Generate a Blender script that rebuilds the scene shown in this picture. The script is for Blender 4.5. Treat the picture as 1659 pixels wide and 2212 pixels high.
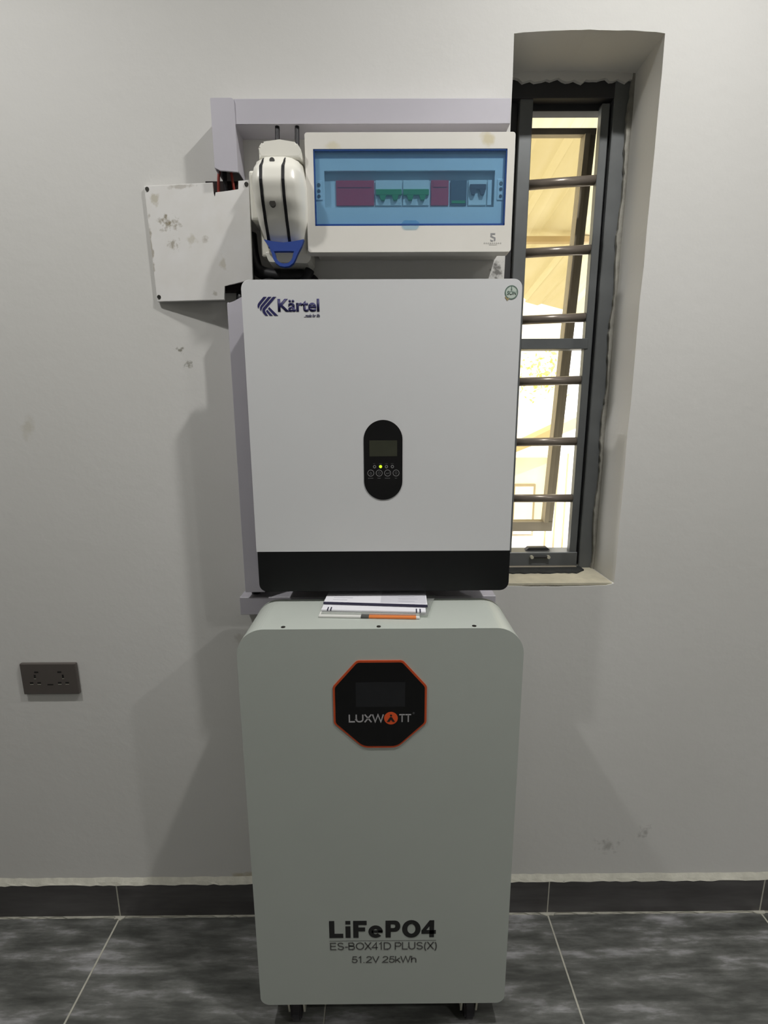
import bpy, bmesh, math, random
from mathutils import Vector, Matrix

random.seed(7)
S = bpy.context.scene
C = S.collection
for o in list(bpy.data.objects):
    bpy.data.objects.remove(o)

# ------------------------------------------------------------------ camera, world, lights, exposure
W_PX, H_PX, F_PX = 1659.0, 2212.0, 1040.0
cd = bpy.data.cameras.new('camera')
cam = bpy.data.objects.new('camera', cd)
C.objects.link(cam)
cd.sensor_fit = 'HORIZONTAL'
cd.sensor_width = 36.0
cd.lens = 36.0 * F_PX / W_PX
cd.clip_start = 0.02
cd.clip_end = 200
PITCH, YAW, ROLL = math.radians(11.269), math.radians(0.209), math.radians(-0.2735)
B = Matrix(((1, 0, 0), (0, 0, -1), (0, 1, 0)))
cy, sy = math.cos(YAW), math.sin(YAW)
cp, sp = math.cos(PITCH), math.sin(PITCH)
cr, sr = math.cos(ROLL), math.sin(ROLL)
M = (Matrix(((cr, -sr, 0), (sr, cr, 0), (0, 0, 1))) @ Matrix(((1, 0, 0), (0, cp, -sp), (0, sp, cp)))
     @ B @ Matrix(((cy, -sy, 0), (sy, cy, 0), (0, 0, 1))))
mw = Matrix((M[0], -M[1], -M[2])).transposed().to_4x4()
mw.translation = (0, -1.127, 1.387)
cam.matrix_world = mw
S.camera = cam

world = bpy.data.worlds.new('world')
S.world = world
world.use_nodes = True
world.node_tree.nodes['Background'].inputs[0].default_value = (1.0, 0.985, 0.95, 1)
world.node_tree.nodes['Background'].inputs[1].default_value = 3.2


def lamp(name, loc, power, size, col=(1, 0.985, 0.955)):
    l = bpy.data.lights.new(name, 'AREA')
    l.shape = 'DISK'
    l.size = size
    l.energy = power
    l.spread = math.radians(150)      # recessed downlights: the rim cuts the beam
    l.color = col
    o = bpy.data.objects.new(name, l)
    o.location = loc
    C.objects.link(o)
    return o


CEIL = 2.84
lamp('overhead_light', (0.58, -0.70, 2.82), 14.2, 0.075)
lamp('overhead_light', (-0.92, -0.74, 2.82), 10.8, 0.075)
lamp('overhead_light', (1.95, -1.90, 2.82), 15.0, 0.075)
lamp('overhead_light', (0.58, -2.9, 2.82), 1.5, 0.075)  # unseen, added behind the camera as fill light
lamp('overhead_light', (-0.92, -2.9, 2.82), 1.5, 0.075)  # second added fill lamp, also out of view

sun = bpy.data.lights.new('sun', 'SUN')
sun.energy = 2.5
sun.angle = 0.01
sun.color = (1, 0.97, 0.9)
so_ = bpy.data.objects.new('sun', sun)
so_.rotation_euler = (math.radians(42), 0, math.radians(-12))
so_.location = (0, -6, 8)
C.objects.link(so_)

S.view_settings.view_transform = 'Standard'
S.view_settings.look = 'None'
S.view_settings.exposure = 0.0
S.view_settings.gamma = 1.0
S.view_settings.use_curve_mapping = False


# ------------------------------------------------------------------ materials
def lin(c):
    return tuple((v / 12.92 if v <= 0.04045 else ((v + 0.055) / 1.055) ** 2.4) for v in [x / 255 for x in c])


class NT:
    def __init__(s, name):
        s.m = bpy.data.materials.new(name)
        s.m.use_nodes = True
        s.t = s.m.node_tree
        s.b = s.t.nodes['Principled BSDF']
        s.out = s.t.nodes['Material Output']

    def n(s, kind, **kw):
        x = s.t.nodes.new(kind)
        for k, v in kw.items():
            setattr(x, k, v)
        return x

    def l(s, a, b):
        s.t.links.new(a, b)

    def coords(s, scale=(1, 1, 1), loc=(0, 0, 0)):
        g = s.n('ShaderNodeNewGeometry')
        mp = s.n('ShaderNodeMapping')
        mp.inputs['Scale'].default_value = scale
        mp.inputs['Location'].default_value = loc
        s.l(g.outputs['Position'], mp.inputs['Vector'])
        return mp.outputs['Vector']

    def noise(s, scale, detail=4, vec=None, rough=0.55):
        x = s.n('ShaderNodeTexNoise')
        x.inputs['Scale'].default_value = scale
        x.inputs['Detail'].default_value = detail
        x.inputs['Roughness'].default_value = rough
        s.l(vec if vec is not None else s.coords(), x.inputs['Vector'])
        return x.outputs['Fac']

    def ramp(s, fac, stops):
        r = s.n('ShaderNodeValToRGB')
        e = r.color_ramp.elements
        while len(e) < len(stops):
            e.new(0.5)
        for i, (p, c) in enumerate(stops):
            e[i].position = p
            e[i].color = (*c, 1) if len(c) == 3 else c
        s.l(fac, r.inputs['Fac'])
        return r.outputs['Color']

    def mix(s, fac, a, b):
        x = s.n('ShaderNodeMix', data_type='RGBA')
        if isinstance(fac, (int, float)):
            x.inputs['Factor'].default_value = fac
        else:
            s.l(fac, x.inputs['Factor'])
        for v, k in ((a, 6), (b, 7)):
            if isinstance(v, tuple):
                x.inputs[k].default_value = (*v, 1)
            else:
                s.l(v, x.inputs[k])
        return x.outputs[2]

    def math(s, op, a, b=None):
        x = s.n('ShaderNodeMath', operation=op)
        for i, v in enumerate((a, b)):
            if v is None:
                continue
            if isinstance(v, (int, float)):
                x.inputs[i].default_value = v
            else:
                s.l(v, x.inputs[i])
        return x.outputs[0]

    def bump(s, h, strength, dist=0.002):
        x = s.n('ShaderNodeBump')
        x.inputs['Strength'].default_value = strength
        x.inputs['Distance'].default_value = dist
        s.l(h, x.inputs['Height'])
        s.l(x.outputs['Normal'], s.b.inputs['Normal'])

    def spots(s, base, spots):
        """worn marks: (x, z, rx, rz, colour, amount, noise scale, threshold)"""
        col = base
        g = s.n('ShaderNodeNewGeometry')
        sep = s.n('ShaderNodeSeparateXYZ')
        s.l(g.outputs['Position'], sep.inputs[0])
        for (x, z, rx, rz, c, amt, ns, th) in spots:
            dx = s.math('DIVIDE', s.math('SUBTRACT', sep.outputs[0], x), rx)
            dz = s.math('DIVIDE', s.math('SUBTRACT', sep.outputs[2], z), rz)
            d = s.math('SQRT', s.math('ADD', s.math('MULTIPLY', dx, dx), s.math('MULTIPLY', dz, dz)))
            fall = s.math('MAXIMUM', s.math('SUBTRACT', 1.0, d), 0.0)
            nz = s.noise(ns, 5)
            k = s.math('SUBTRACT', s.math('ADD', nz, s.math('MULTIPLY', fall, 0.5)), th)
            k = s.math('MINIMUM', s.math('MAXIMUM', s.math('MULTIPLY', k, 5.0), 0.0), 1.0)
            k = s.math('MULTIPLY', s.math('MULTIPLY', k, s.math('MINIMUM', s.math('MULTIPLY', fall, 3.0), 1.0)), amt)
            col = s.mix(k, col, c)
        return col


def mat(name, rgb, rough=0.5, metal=0.0, var=0.04, vscale=6.0, bump=0.0, bscale=60.0, emit=None, estr=0.0, spec=0.5):
    t = NT(name)
    c = lin(rgb)
    nz = t.noise(vscale, 4)
    lo = tuple(v * (1 - var) for v in c)
    hi = tuple(min(1, v * (1 + var)) for v in c)
    t.l(t.ramp(nz, [(0.3, lo), (0.7, hi)]), t.b.inputs['Base Color'])
    t.b.inputs['Roughness'].default_value = rough
    t.b.inputs['Metallic'].default_value = metal
    t.b.inputs['Specular IOR Level'].default_value = spec
    if bump:
        t.bump(t.noise(bscale, 4), bump)
    if emit:
        t.b.inputs['Emission Color'].default_value = (*lin(emit), 1)
        t.b.inputs['Emission Strength'].default_value = estr
    return t.m


# painted plaster wall with scuffs
t = NT('wall_paint')
base = t.ramp(t.noise(1.6, 5), [(0.3, lin((218, 217, 213))), (0.7, lin((224, 223, 220)))])
grime = lin((140, 132, 112))
base = t.spots(base, [
    (-0.813, 1.37, 0.035, 0.06, lin((176, 168, 140)), 0.3, 26.0, 0.76),
    (-0.448, 1.535, 0.018, 0.016, lin((120, 116, 100)), 0.8, 130.0, 0.78),
    (-0.432, 1.503, 0.022, 0.018, lin((120, 116, 100)), 0.8, 130.0, 0.78),
    (-0.36, 0.84, 0.03, 0.03, grime, 0.25, 60.0, 0.72),
    (0.252, 1.695, 0.025, 0.035, lin((95, 93, 90)), 0.8, 90.0, 0.72),
    (0.62, 0.215, 0.07, 0.05, lin((140, 138, 130)), 0.45, 45.0, 0.78),
    (0.72, 0.26, 0.04, 0.04, lin((130, 128, 122)), 0.45, 55.0, 0.78),
    (-0.33, 0.125, 0.12, 0.02, lin((176, 160, 110)), 0.5, 30.0, 0.55),
    (1.02, 1.40, 0.03, 0.05, lin((190, 186, 172)), 0.3, 30.0, 0.76),
])
t.l(base, t.b.inputs['Base Color'])
t.b.inputs['Roughness'].default_value = 0.75
t.b.inputs['Specular IOR Level'].default_value = 0.25
t.bump(t.noise(38, 6), 0.22, 0.003)
M_WALL = t.m
M_PLASTER = mat('plaster_bead', (205, 203, 190), 0.9, var=0.1, vscale=40, bump=0.4, bscale=120)
M_CEIL = mat('ceiling_paint', (235, 235, 232), 0.8)

# dark streaked stone tile
t = NT('stone_tile')
vec = t.coords((1.1, 7.0, 1.0))
n1 = t.noise(3.2, 8, vec, 0.62)
n2 = t.noise(11.0, 6, t.coords((1.0, 3.0, 1.0)), 0.6)
mixn = t.math('ADD', t.math('MULTIPLY', n1, 0.75), t.math('MULTIPLY', n2, 0.25))
t.l(t.ramp(mixn, [(0.34, lin((54, 55, 52))), (0.46, lin((84, 85, 82))), (0.54, lin((110, 111, 108))), (0.66, lin((176, 175, 178)))]),
    t.b.inputs['Base Color'])
t.b.inputs['Roughness'].default_value = 0.45
t.bump(n2, 0.1)
M_TILE = t.m
t = NT('skirting_tile')
n1 = t.noise(3.0, 7, t.coords((1.0, 1.0, 6.0)), 0.6)
t.l(t.ramp(n1, [(0.3, lin((66, 64, 64))), (0.7, lin((98, 96, 96)))]), t.b.inputs['Base Color'])
t.b.inputs['Roughness'].default_value = 0.4
M_SKIRT = t.m
M_GROUT = mat('grout', (186, 184, 172), 0.9, var=0.12, vscale=40, bump=0.3)

M_TRUNK = mat('trunking_pvc', (194, 191, 200), 0.45, var=0.02, vscale=9)
M_INVW = mat('inverter_white', (226, 227, 228), 0.38, var=0.01, bump=0.05, bscale=900)
M_BLACKP = mat('black_plastic', (19, 20, 21), 0.5, var=0.05, spec=0.3)
M_CHASSIS = mat('chassis_black', (28, 28, 30), 0.6)
M_GLOSSBLK = mat('gloss_black', (12, 12, 14), 0.28, var=0.03)
M_SCREEN = mat('lcd_olive', (58, 60, 48), 0.35, var=0.08, vscale=60)
M_SCREEN2 = mat('lcd_dark', (34, 35, 38), 0.3, var=0.08, vscale=60)
M_NAVY = mat('navy_print', (38, 36, 92), 0.5, var=0.03)
M_GREYPRINT = mat('grey_print', (150, 150, 152), 0.5)
M_DIMPRINT = mat('dim_print', (98, 98, 100), 0.5)
M_BLKPRINT = mat('black_print', (30, 30, 30), 0.55)
M_SOFTPRINT = mat('soft_print', (84, 84, 82), 0.55)
M_LED = mat('led_green', (190, 230, 40), 0.4, emit=(190, 235, 40), estr=1.2)
M_STICKER = mat('sticker_green', (96, 118, 106), 0.5, var=0.1)
M_STICKERW = mat('sticker_pale', (196, 208, 198), 0.5)
M_GOLD = mat('sticker_gold', (170, 150, 104), 0.5)
M_BAT = mat('battery_paint', (187, 193, 186), 0.42, var=0.015, bump=0.06, bscale=700)
M_ORANGE = mat('orange_trim', (206, 82, 40), 0.4)
M_ORANGE2 = mat('orange_logo', (235, 92, 44), 0.4)
M_WORD = mat('wordmark_grey', (176, 174, 176), 0.4)
M_STEEL = mat('screw_steel', (120, 120, 118), 0.35, 0.8)
M_DARKSTEEL = mat('screw_dark', (60, 58, 54), 0.5, 0.6)
M_ZINC = mat('zinc_fork', (206, 203, 186), 0.4, 0.3)
M_RUBBER = mat('wheel_rubber', (30, 28, 32), 0.6)
M_DBW = mat('board_white', (232, 229, 222), 0.4, var=0.015)
M_DBIN = mat('board_inner', (225, 228, 228), 0.5)
M_RED = mat('breaker_red', (200, 36, 60), 0.45, var=0.05)
M_BRW = mat('breaker_white', (225, 226, 222), 0.45)
M_GREEN = mat('breaker_green', (20, 140, 60), 0.45)
M_MODULE = mat('module_dark', (70, 76, 84), 0.45)
M_TOGGLE = mat('toggle_dark', (60, 50, 58), 0.45)
M_BLUE = mat('handle_blue', (44, 72, 150), 0.45)
M_ISO = mat('isolator_cream', (244, 242, 232), 0.28, var=0.015)
M_GROOVE = mat('groove_black', (14, 13, 18), 0.5)
M_CABLE = mat('cable_black', (20, 19, 24), 0.5)
M_REDWIRE = mat('wire_red', (150, 52, 40), 0.5)
M_BOXSHADE = mat('box_cavity_shade', (38, 26, 26), 0.8)  # shade of the open box interior, put into the colour
M_SOCKET = mat('socket_grey', (96, 90, 86), 0.45, 0.2, var=0.05)
M_SLOT = mat('slot_black', (16, 14, 14), 0.6)
M_ALU = mat('window_alu', (106, 109, 110), 0.42, 0.25, var=0.1, vscale=14, bump=0.05)
M_ALUD = mat('window_alu_dark', (52, 52, 54), 0.55, 0.1, var=0.1)
M_BAR = mat('bar_steel', (140, 130, 120), 0.32, 0.35, var=0.05)
M_SASH = mat('sash_alu', (150, 142, 126), 0.5, 0.1, var=0.06)
M_SMEAR = mat('sealant_dark', (44, 46, 46), 0.8, var=0.25, vscale=60, bump=0.4)
M_PAPER = mat('paper_white', (238, 238, 244), 0.7, var=0.01)
M_PAPER2 = mat('paper_cream', (222, 222, 218), 0.7, var=0.01)
M_TEXTLINE = mat('paper_text', (196, 196, 206), 0.7)
M_SHADE = mat('paper_tint', (214, 214, 222), 0.7, var=0.04, vscale=40)
M_INK = mat('paper_ink', (44, 42, 66), 0.6)
M_PORANGE = mat('paper_orange', (226, 130, 66), 0.6)
M_EXTWALL = mat('house_wall', (252, 251, 246), 0.8)
M_EXTROOF = mat('house_roof', (196, 176, 140), 0.8, var=0.1)
M_EXTTRIM = mat('house_trim', (170, 160, 140), 0.7)
M_GROUND = mat('yard_concrete', (186, 180, 168), 0.9, var=0.08)
M_TRUNKW = mat('tree_bark', (120, 100, 70), 0.9)
M_LEAF = mat('tree_leaf', (235, 236, 150), 0.6, var=0.2)

# cover plate with brown scuffs
t = NT('plate_white')
b0 = t.ramp(t.noise(14, 5), [(0.3, lin((234, 232, 228))), (0.7, lin((242, 241, 240)))])
br = lin((128, 116, 84))
b0 = t.spots(b0, [
    (-0.452, 1.786, 0.034, 0.034, br, 0.85, 85.0, 0.80),
    (-0.428, 1.782, 0.03, 0.03, br, 0.7, 95.0, 0.82),
    (-0.44, 1.745, 0.03, 0.03, br, 0.6, 110.0, 0.80),
    (-0.47, 1.832, 0.016, 0.022, lin((170, 160, 124)), 0.5, 60.0, 0.72),
    (-0.398, 1.748, 0.026, 0.024, lin((184, 176, 152)), 0.45, 70.0, 0.76),
    (-0.363, 1.748, 0.014, 0.012, br, 0.45, 60.0, 0.70),
    (-0.33, 1.70, 0.02, 0.03, lin((180, 170, 140)), 0.4, 60.0, 0.74),
    (-0.352, 1.642, 0.012, 0.014, br, 0.4, 80.0, 0.74),
    (-0.489, 1.74, 0.008, 0.1, br, 0.6, 70.0, 0.74),
    (-0.412, 1.852, 0.06, 0.008, br, 0.4, 70.0, 0.74),
])
t.l(b0, t.b.inputs['Base Color'])
t.b.inputs['Roughness'].default_value = 0.55
M_PLATE = t.m

# board cover with heat stains
t = NT('board_cover')
b0 = t.ramp(t.noise(9, 4), [(0.3, lin((233, 230, 222))), (0.7, lin((238, 235, 228)))])
b0 = t.spots(b0, [(0.203, 1.903, 0.022, 0.024, lin((206, 190, 130)), 0.55, 30.0, 0.72),
                  (-0.09, 1.893, 0.03, 0.014, lin((212, 200, 150)), 0.4, 30.0, 0.74)])
t.l(b0, t.b.inputs['Base Color'])
t.b.inputs['Roughness'].default_value = 0.38
M_DBCOVER = t.m


def glassy(name, tint, diff, w_diff, w_gloss, rough=0.1):
    t = NT(name)
    t.t.nodes.remove(t.b)
    tr = t.n('ShaderNodeBsdfTransparent')
    tr.inputs[0].default_value = (*tint, 1)
    df = t.n('ShaderNodeBsdfDiffuse')
    nz = t.noise(30, 3)
    t.l(t.ramp(nz, [(0.3, tuple(v * 0.95 for v in diff)), (0.7, diff)]), df.inputs[0])
    gl = t.n('ShaderNodeBsdfGlossy')
    gl.inputs['Roughness'].default_value = rough
    m1 = t.n('ShaderNodeMixShader')
    m1.inputs[0].default_value = w_diff
    t.l(tr.outputs[0], m1.inputs[1])
    t.l(df.outputs[0], m1.inputs[2])
    m2 = t.n('ShaderNodeMixShader')
    m2.inputs[0].default_value = w_gloss
    t.l(m1.outputs[0], m2.inputs[1])
    t.l(gl.outputs[0], m2.inputs[2])
    t.l(m2.outputs[0], t.out.inputs[0])
    return t.m


M_BLUELID = glassy('blue_lid', (0.76, 0.89, 0.97), lin((128, 172, 212)), 0.10, 0.02, 0.25)
M_BLUEEDGE = glassy('blue_lid_edge', (0.2, 0.36, 0.7), lin((80, 118, 190)), 0.45, 0.03, 0.2)
M_GLASS = glassy('tinted_glass', (0.86, 0.82, 0.70), (0.6, 0.58, 0.5), 0.03, 0.02, 0.02)
M_SLEEVE = glassy('clear_sleeve', (0.88, 0.9, 0.88), (0.7, 0.7, 0.7), 0.18, 0.06, 0.15)

t = NT('awning_sheet')
t.t.nodes.remove(t.b)
d_ = t.n('ShaderNodeBsdfDiffuse')
tl_ = t.n('ShaderNodeBsdfTranslucent')
nz = t.noise(5, 4, t.coords((3, 0.3, 1)))
colr = t.ramp(nz, [(0.3, lin((232, 224, 190))), (0.7, lin((242, 236, 210)))])
t.l(colr, d_.inputs[0])
t.l(colr, tl_.inputs[0])
mx = t.n('ShaderNodeMixShader')
mx.inputs[0].default_value = 0.07
t.l(d_.outputs[0], mx.inputs[1])
t.l(tl_.outputs[0], mx.inputs[2])
t.l(mx.outputs[0], t.out.inputs[0])
M_AWNING = t.m


# ------------------------------------------------------------------ geometry helpers
def thing(name, label, cat, loc, group=None):
    o = bpy.data.objects.new(name, None)
    o.empty_display_size = 0.05
    o.location = loc
    C.objects.link(o)
    o['label'] = label
    o['category'] = cat
    if group:
        o['group'] = group
    return o


def world_loc(o):
    v = Vector(o.location)
    while o.parent:
        o = o.parent
        v = v + Vector(o.location)
    return v


def obj(name, bm, m, parent=None, label=None, smooth=False, origin=None):
    bmesh.ops.recalc_face_normals(bm, faces=bm.faces)
    me = bpy.data.meshes.new(name)
    bm.to_mesh(me)
    bm.free()
    return mobj(name, me, m, parent, label, smooth, origin)


def mobj(name, me, m, parent=None, label=None, smooth=False, origin=None):
    # mesh data comes in world coordinates; the object's origin goes to the middle of its own bounds
    co = [v.co for v in me.vertices]
    if origin is None:
        lo = Vector([min(c[i] for c in co) for i in range(3)])
        hi = Vector([max(c[i] for c in co) for i in range(3)])
        origin = (lo + hi) / 2
    origin = Vector(origin)
    me.transform(Matrix.Translation(-origin))
    if m:
        me.materials.append(m)
    if smooth:
        for p in me.polygons:
            p.use_smooth = True
    o = bpy.data.objects.new(name, me)
    C.objects.link(o)
    if parent:
        o.parent = parent
        o.location = origin - world_loc(parent)
    else:
        o.location = origin
    if label:
        o['label'] = label
    return o


def tag(o, label, cat, group=None):
    o['label'] = label
    o['category'] = cat
    if group:
        o['group'] = group
    return o


def struct(o):
    o['kind'] = 'structure'
    return o


def box(x0, x1, y0, y1, z0, z1, bev=0.0, seg=2, bm=None):
    b = bmesh.new()
    bmesh.ops.create_cube(b, size=1)
    for v in b.verts:
        v.co = Vector((x0 + (v.co.x + 0.5) * (x1 - x0), y0 + (v.co.y + 0.5) * (y1 - y0), z0 + (v.co.z + 0.5) * (z1 - z0)))
    if bev:
        bmesh.ops.bevel(b, geom=list(b.edges), offset=bev, segments=seg, profile=0.5, affect='EDGES')
    return merge(bm, b)


def merge(bm, b):
    if bm is None:
        return b
    me = bpy.data.meshes.new('tmp')
    b.to_mesh(me)
    b.free()
    bm.from_mesh(me)
    bpy.data.meshes.remove(me)
    return bm


def rpoly(pts, r, seg=6):
    """round the corners of a polygon; r is one radius or one per corner"""
    n = len(pts)
    out = []
    for i in range(n):
        p = Vector(pts[i])
        a = Vector(pts[i - 1]) - p
        c = Vector(pts[(i + 1) % n]) - p
        rr = r[i] if isinstance(r, (list, tuple)) else r
        if rr <= 1e-6:
            out.append((p.x, p.y))
            continue
        la, lc = a.length, c.length
        a.normalize()
        c.normalize()
        ang = math.acos(max(-1, min(1, a.dot(c))))
        d = min(rr / math.tan(ang / 2), la * 0.49, lc * 0.49)
        p1, p2 = p + a * d, p + c * d
        for k in range(seg + 1):
            u = k / seg
            q = p1 * (1 - u) ** 2 + p * 2 * u * (1 - u) + p2 * u * u
            # blend toward a true arc
            out.append((q.x, q.y))
    return out


def arcrect(x0, x1, z0, z1, r, seg=8):
    """rounded rectangle with true arcs; r = (bl, br, tr, tl)"""
    if not isinstance(r, (list, tuple)):
        r = (r,) * 4
    out = []
    for (cx, cz, a0, rr) in ((x0 + r[0], z0 + r[0], 180, r[0]), (x1 - r[1], z0 + r[1], 270, r[1]),
                             (x1 - r[2], z1 - r[2], 0, r[2]), (x0 + r[3], z1 - r[3], 90, r[3])):
        for k in range(seg + 1):
            a = math.radians(a0 + 90 * k / seg)
            out.append((cx + rr * math.cos(a), cz + rr * math.sin(a)))
    return out


def circle(cx, cz, r, n=24, rz=None):
    rz = rz or r
    return [(cx + r * math.cos(2 * math.pi * k / n), cz + rz * math.sin(2 * math.pi * k / n)) for k in range(n)]


def prism(pts, yf, yb, bev=0.0, bm=None, yfn=None, seg=2):
    """outline in XZ between front yf and back yb; yfn(x,z) may bend the depth"""
    b = bmesh.new()
    f = [b.verts.new((x, yf + (yfn(x, z) if yfn else 0), z)) for x, z in pts]
    k = [b.verts.new((x, yb + (yfn(x, z) if yfn else 0), z)) for x, z in pts]
    ff = b.faces.new(f)
    b.faces.new(list(reversed(k)))
    n = len(pts)
    for i in range(n):
        b.faces.new((f[i], k[i], k[(i + 1) % n], f[(i + 1) % n]))
    if bev:
        bmesh.ops.bevel(b, geom=list(ff.edges), offset=bev, segments=seg, profile=0.5, affect='EDGES', clamp_overlap=True)
    return merge(bm, b)


def ring(outer, inner, yf, yb, bm=None):
    b = bmesh.new()
    L = []
    for pts, y in ((outer, yf), (inner, yf), (inner, yb), (outer, yb)):
        L.append([b.verts.new((x, y, z)) for x, z in pts])
    n = len(outer)
    for q in range(4):
        A, D_ = L[q], L[(q + 1) % 4]
        for i in range(n):
            b.faces.new((A[i], A[(i + 1) % n], D_[(i + 1) % n], D_[i]))
    return merge(bm, b)


def cyl(p0, p1, r, n=16, r1=None, bm=None):
    b = bmesh.new()
    p0, p1 = Vector(p0), Vector(p1)
    d = p1 - p0
    bmesh.ops.create_cone(b, cap_ends=True, segments=n, radius1=r, radius2=r if r1 is None else r1, depth=d.length)
    q = Vector((0, 0, 1)).rotation_difference(d.normalized())
    bmesh.ops.transform(b, matrix=Matrix.Translation((p0 + p1) / 2) @ q.to_matrix().to_4x4(), verts=b.verts)
    return merge(bm, b)


def tube(path, r, n=10, bm=None, sub=6):
    # Catmull-Rom through the points, swept circle
    P = [Vector(p) for p in path]
    pts = []
    for i in range(len(P) - 1):
        a, b_, c, d = P[max(i - 1, 0)], P[i], P[i + 1], P[min(i + 2, len(P) - 1)]
        for k in range(sub):
            u = k / sub
            pts.append(0.5 * ((2 * b_) + (c - a) * u + (2 * a - 5 * b_ + 4 * c - d) * u * u + (3 * b_ - a - 3 * c + d) * u ** 3))
    pts.append(P[-1])
    b = bmesh.new()
    rings = []
    up = Vector((0.3, 1, 0.2)).normalized()
    for i, p in enumerate(pts):
        tdir = (pts[min(i + 1, len(pts) - 1)] - pts[max(i - 1, 0)]).normalized()
        s = tdir.cross(up).normalized()
        up = s.cross(tdir).normalized()
        rings.append([b.verts.new(p + r * (math.cos(2 * math.pi * k / n) * s + math.sin(2 * math.pi * k / n) * up)) for k in range(n)])
    for i in range(len(rings) - 1):
        for k in range(n):
            b.faces.new((rings[i][k], rings[i][(k + 1) % n], rings[i + 1][(k + 1) % n], rings[i + 1][k]))
    b.faces.new(list(reversed(rings[0])))
    b.faces.new(rings[-1])
    return merge(bm, b)


def text(name, body, x0, x1, z0, z1, y, m, parent, bold=0.0, shear=0.0, thick=0.0006, label=None):
    """flat lettering on the plane y, fitted into the given rectangle"""
    cu = bpy.data.curves.new('lettering', 'FONT')
    cu.body = body
    cu.size = 1.0
    cu.offset = bold
    cu.shear = shear
    cu.resolution_u = 6
    to = bpy.data.objects.new('lettering', cu)
    C.objects.link(to)
    dg = bpy.context.evaluated_depsgraph_get()
    me = bpy.data.meshes.new_from_object(to.evaluated_get(dg))
    bpy.data.objects.remove(to)
    xs = [v.co.x for v in me.vertices]
    ys = [v.co.y for v in me.vertices]
    ax, bx, ay, by = min(xs), max(xs), min(ys), max(ys)
    for v in me.vertices:
        u = (v.co.x - ax) / (bx - ax)
        w = (v.co.y - ay) / (by - ay)
        v.co = Vector((x0 + u * (x1 - x0), y, z0 + w * (z1 - z0)))
    b = bmesh.new()
    b.from_mesh(me)
    bpy.data.meshes.remove(me)
    fs = list(b.faces)
    r = bmesh.ops.extrude_face_region(b, geom=fs)
    for v in [g for g in r['geom'] if isinstance(g, bmesh.types.BMVert)]:
        v.co.y -= thick
    return obj(name, b, m, parent, label)


def arc(cx, cy, rx, ry, a0, a1, n=10):
    return [(cx + rx * math.cos(math.radians(a0 + (a1 - a0) * k / n)), cy + ry * math.sin(math.radians(a0 + (a1 - a0) * k / n))) for k in range(n + 1)]


# plain grotesque letters drawn as strokes: advance width and polylines, cap height 1
GLYPH = {
    ' ': (0.36, []),
    'E': (0.84, [[(0.70, 0.94), (0.06, 0.94), (0.06, 0.06), (0.72, 0.06)], [(0.06, 0.52), (0.66, 0.52)]]),
    'S': (0.86, [arc(0.39, 0.73, 0.29, 0.21, 20, 250, 12) + arc(0.40, 0.275, 0.32, 0.225, 75, -165, 12)]),
    '-': (0.44, [[(0.04, 0.38), (0.36, 0.38)]]),
    'B': (0.86, [[(0.06, 0.5), (0.06, 0.94), (0.44, 0.94)] + arc(0.44, 0.73, 0.20, 0.21, 90, -90, 8) + [(0.06, 0.52)],
                 [(0.06, 0.52), (0.06, 0.06), (0.46, 0.06)] + arc(0.46, 0.29, 0.24, 0.23, -90, 90, 8) + [(0.06, 0.52)]]),
    'O': (1.02, [arc(0.49, 0.5, 0.43, 0.44, 90, 450, 24)]),
    'X': (0.86, [[(0.04, 1.0), (0.76, 0.0)], [(0.76, 1.0), (0.04, 0.0)]]),
    '4': (0.76, [[(0.52, 0.0), (0.52, 0.96), (0.04, 0.29), (0.70, 0.29)]]),
    '1': (0.62, [[(0.12, 0.76), (0.34, 0.96), (0.34, 0.0)]]),
    'D': (0.94, [[(0.06, 0.94), (0.06, 0.06), (0.40, 0.06)] + arc(0.40, 0.5, 0.40, 0.44, -90, 90, 12) + [(0.0, 0.94)]]),
    'P': (0.84, [[(0.06, 0.0), (0.06, 0.94), (0.46, 0.94)] + arc(0.46, 0.70, 0.25, 0.24, 90, -90, 8) + [(0.06, 0.46)]]),
    'L': (0.74, [[(0.06, 1.0), (0.06, 0.06), (0.66, 0.06)]]),
    'U': (0.92, [[(0.06, 1.0), (0.06, 0.36)] + arc(0.41, 0.36, 0.35, 0.30, 180, 360, 12) + [(0.76, 1.0)]]),
    '(': (0.40, [arc(0.42, 0.40, 0.30, 0.66, 120, 240, 10)]),
    ')': (0.40, [arc(-0.08, 0.40, 0.30, 0.66, 60, -60, 10)]),
    '5': (0.76, [[(0.64, 0.94), (0.20, 0.94), (0.12, 0.48)] + arc(0.36, 0.32, 0.30, 0.27, 120, -165, 14)]),
    '.': (0.36, [[(0.10, 0.0), (0.10, 0.13)]]),
    '2': (0.76, [arc(0.36, 0.70, 0.28, 0.25, 165, -20, 10) + [(0.10, 0.14), (0.04, 0.06), (0.68, 0.06)]]),
    'V': (0.84, [[(0.02, 1.0), (0.40, 0.04), (0.78, 1.0)]]),
    'k': (0.66, [[(0.06, 1.0), (0.06, 0.0)], [(0.56, 0.72), (0.08, 0.28)], [(0.24, 0.42), (0.60, 0.0)]]),
    'W': (1.26, [[(0.02, 1.0), (0.30, 0.04), (0.60, 0.96), (0.90, 0.04), (1.18, 1.0)]]),
    'h': (0.72, [[(0.06, 1.0), (0.06, 0.0)], [(0.06, 0.44)] + arc(0.32, 0.44, 0.25, 0.24, 165, 0, 8) + [(0.57, 0.0)]]),
    'T': (0.80, [[(0.0, 0.94), (0.74, 0.94)], [(0.37, 0.94), (0.37, 0.0)]]),
}


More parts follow.
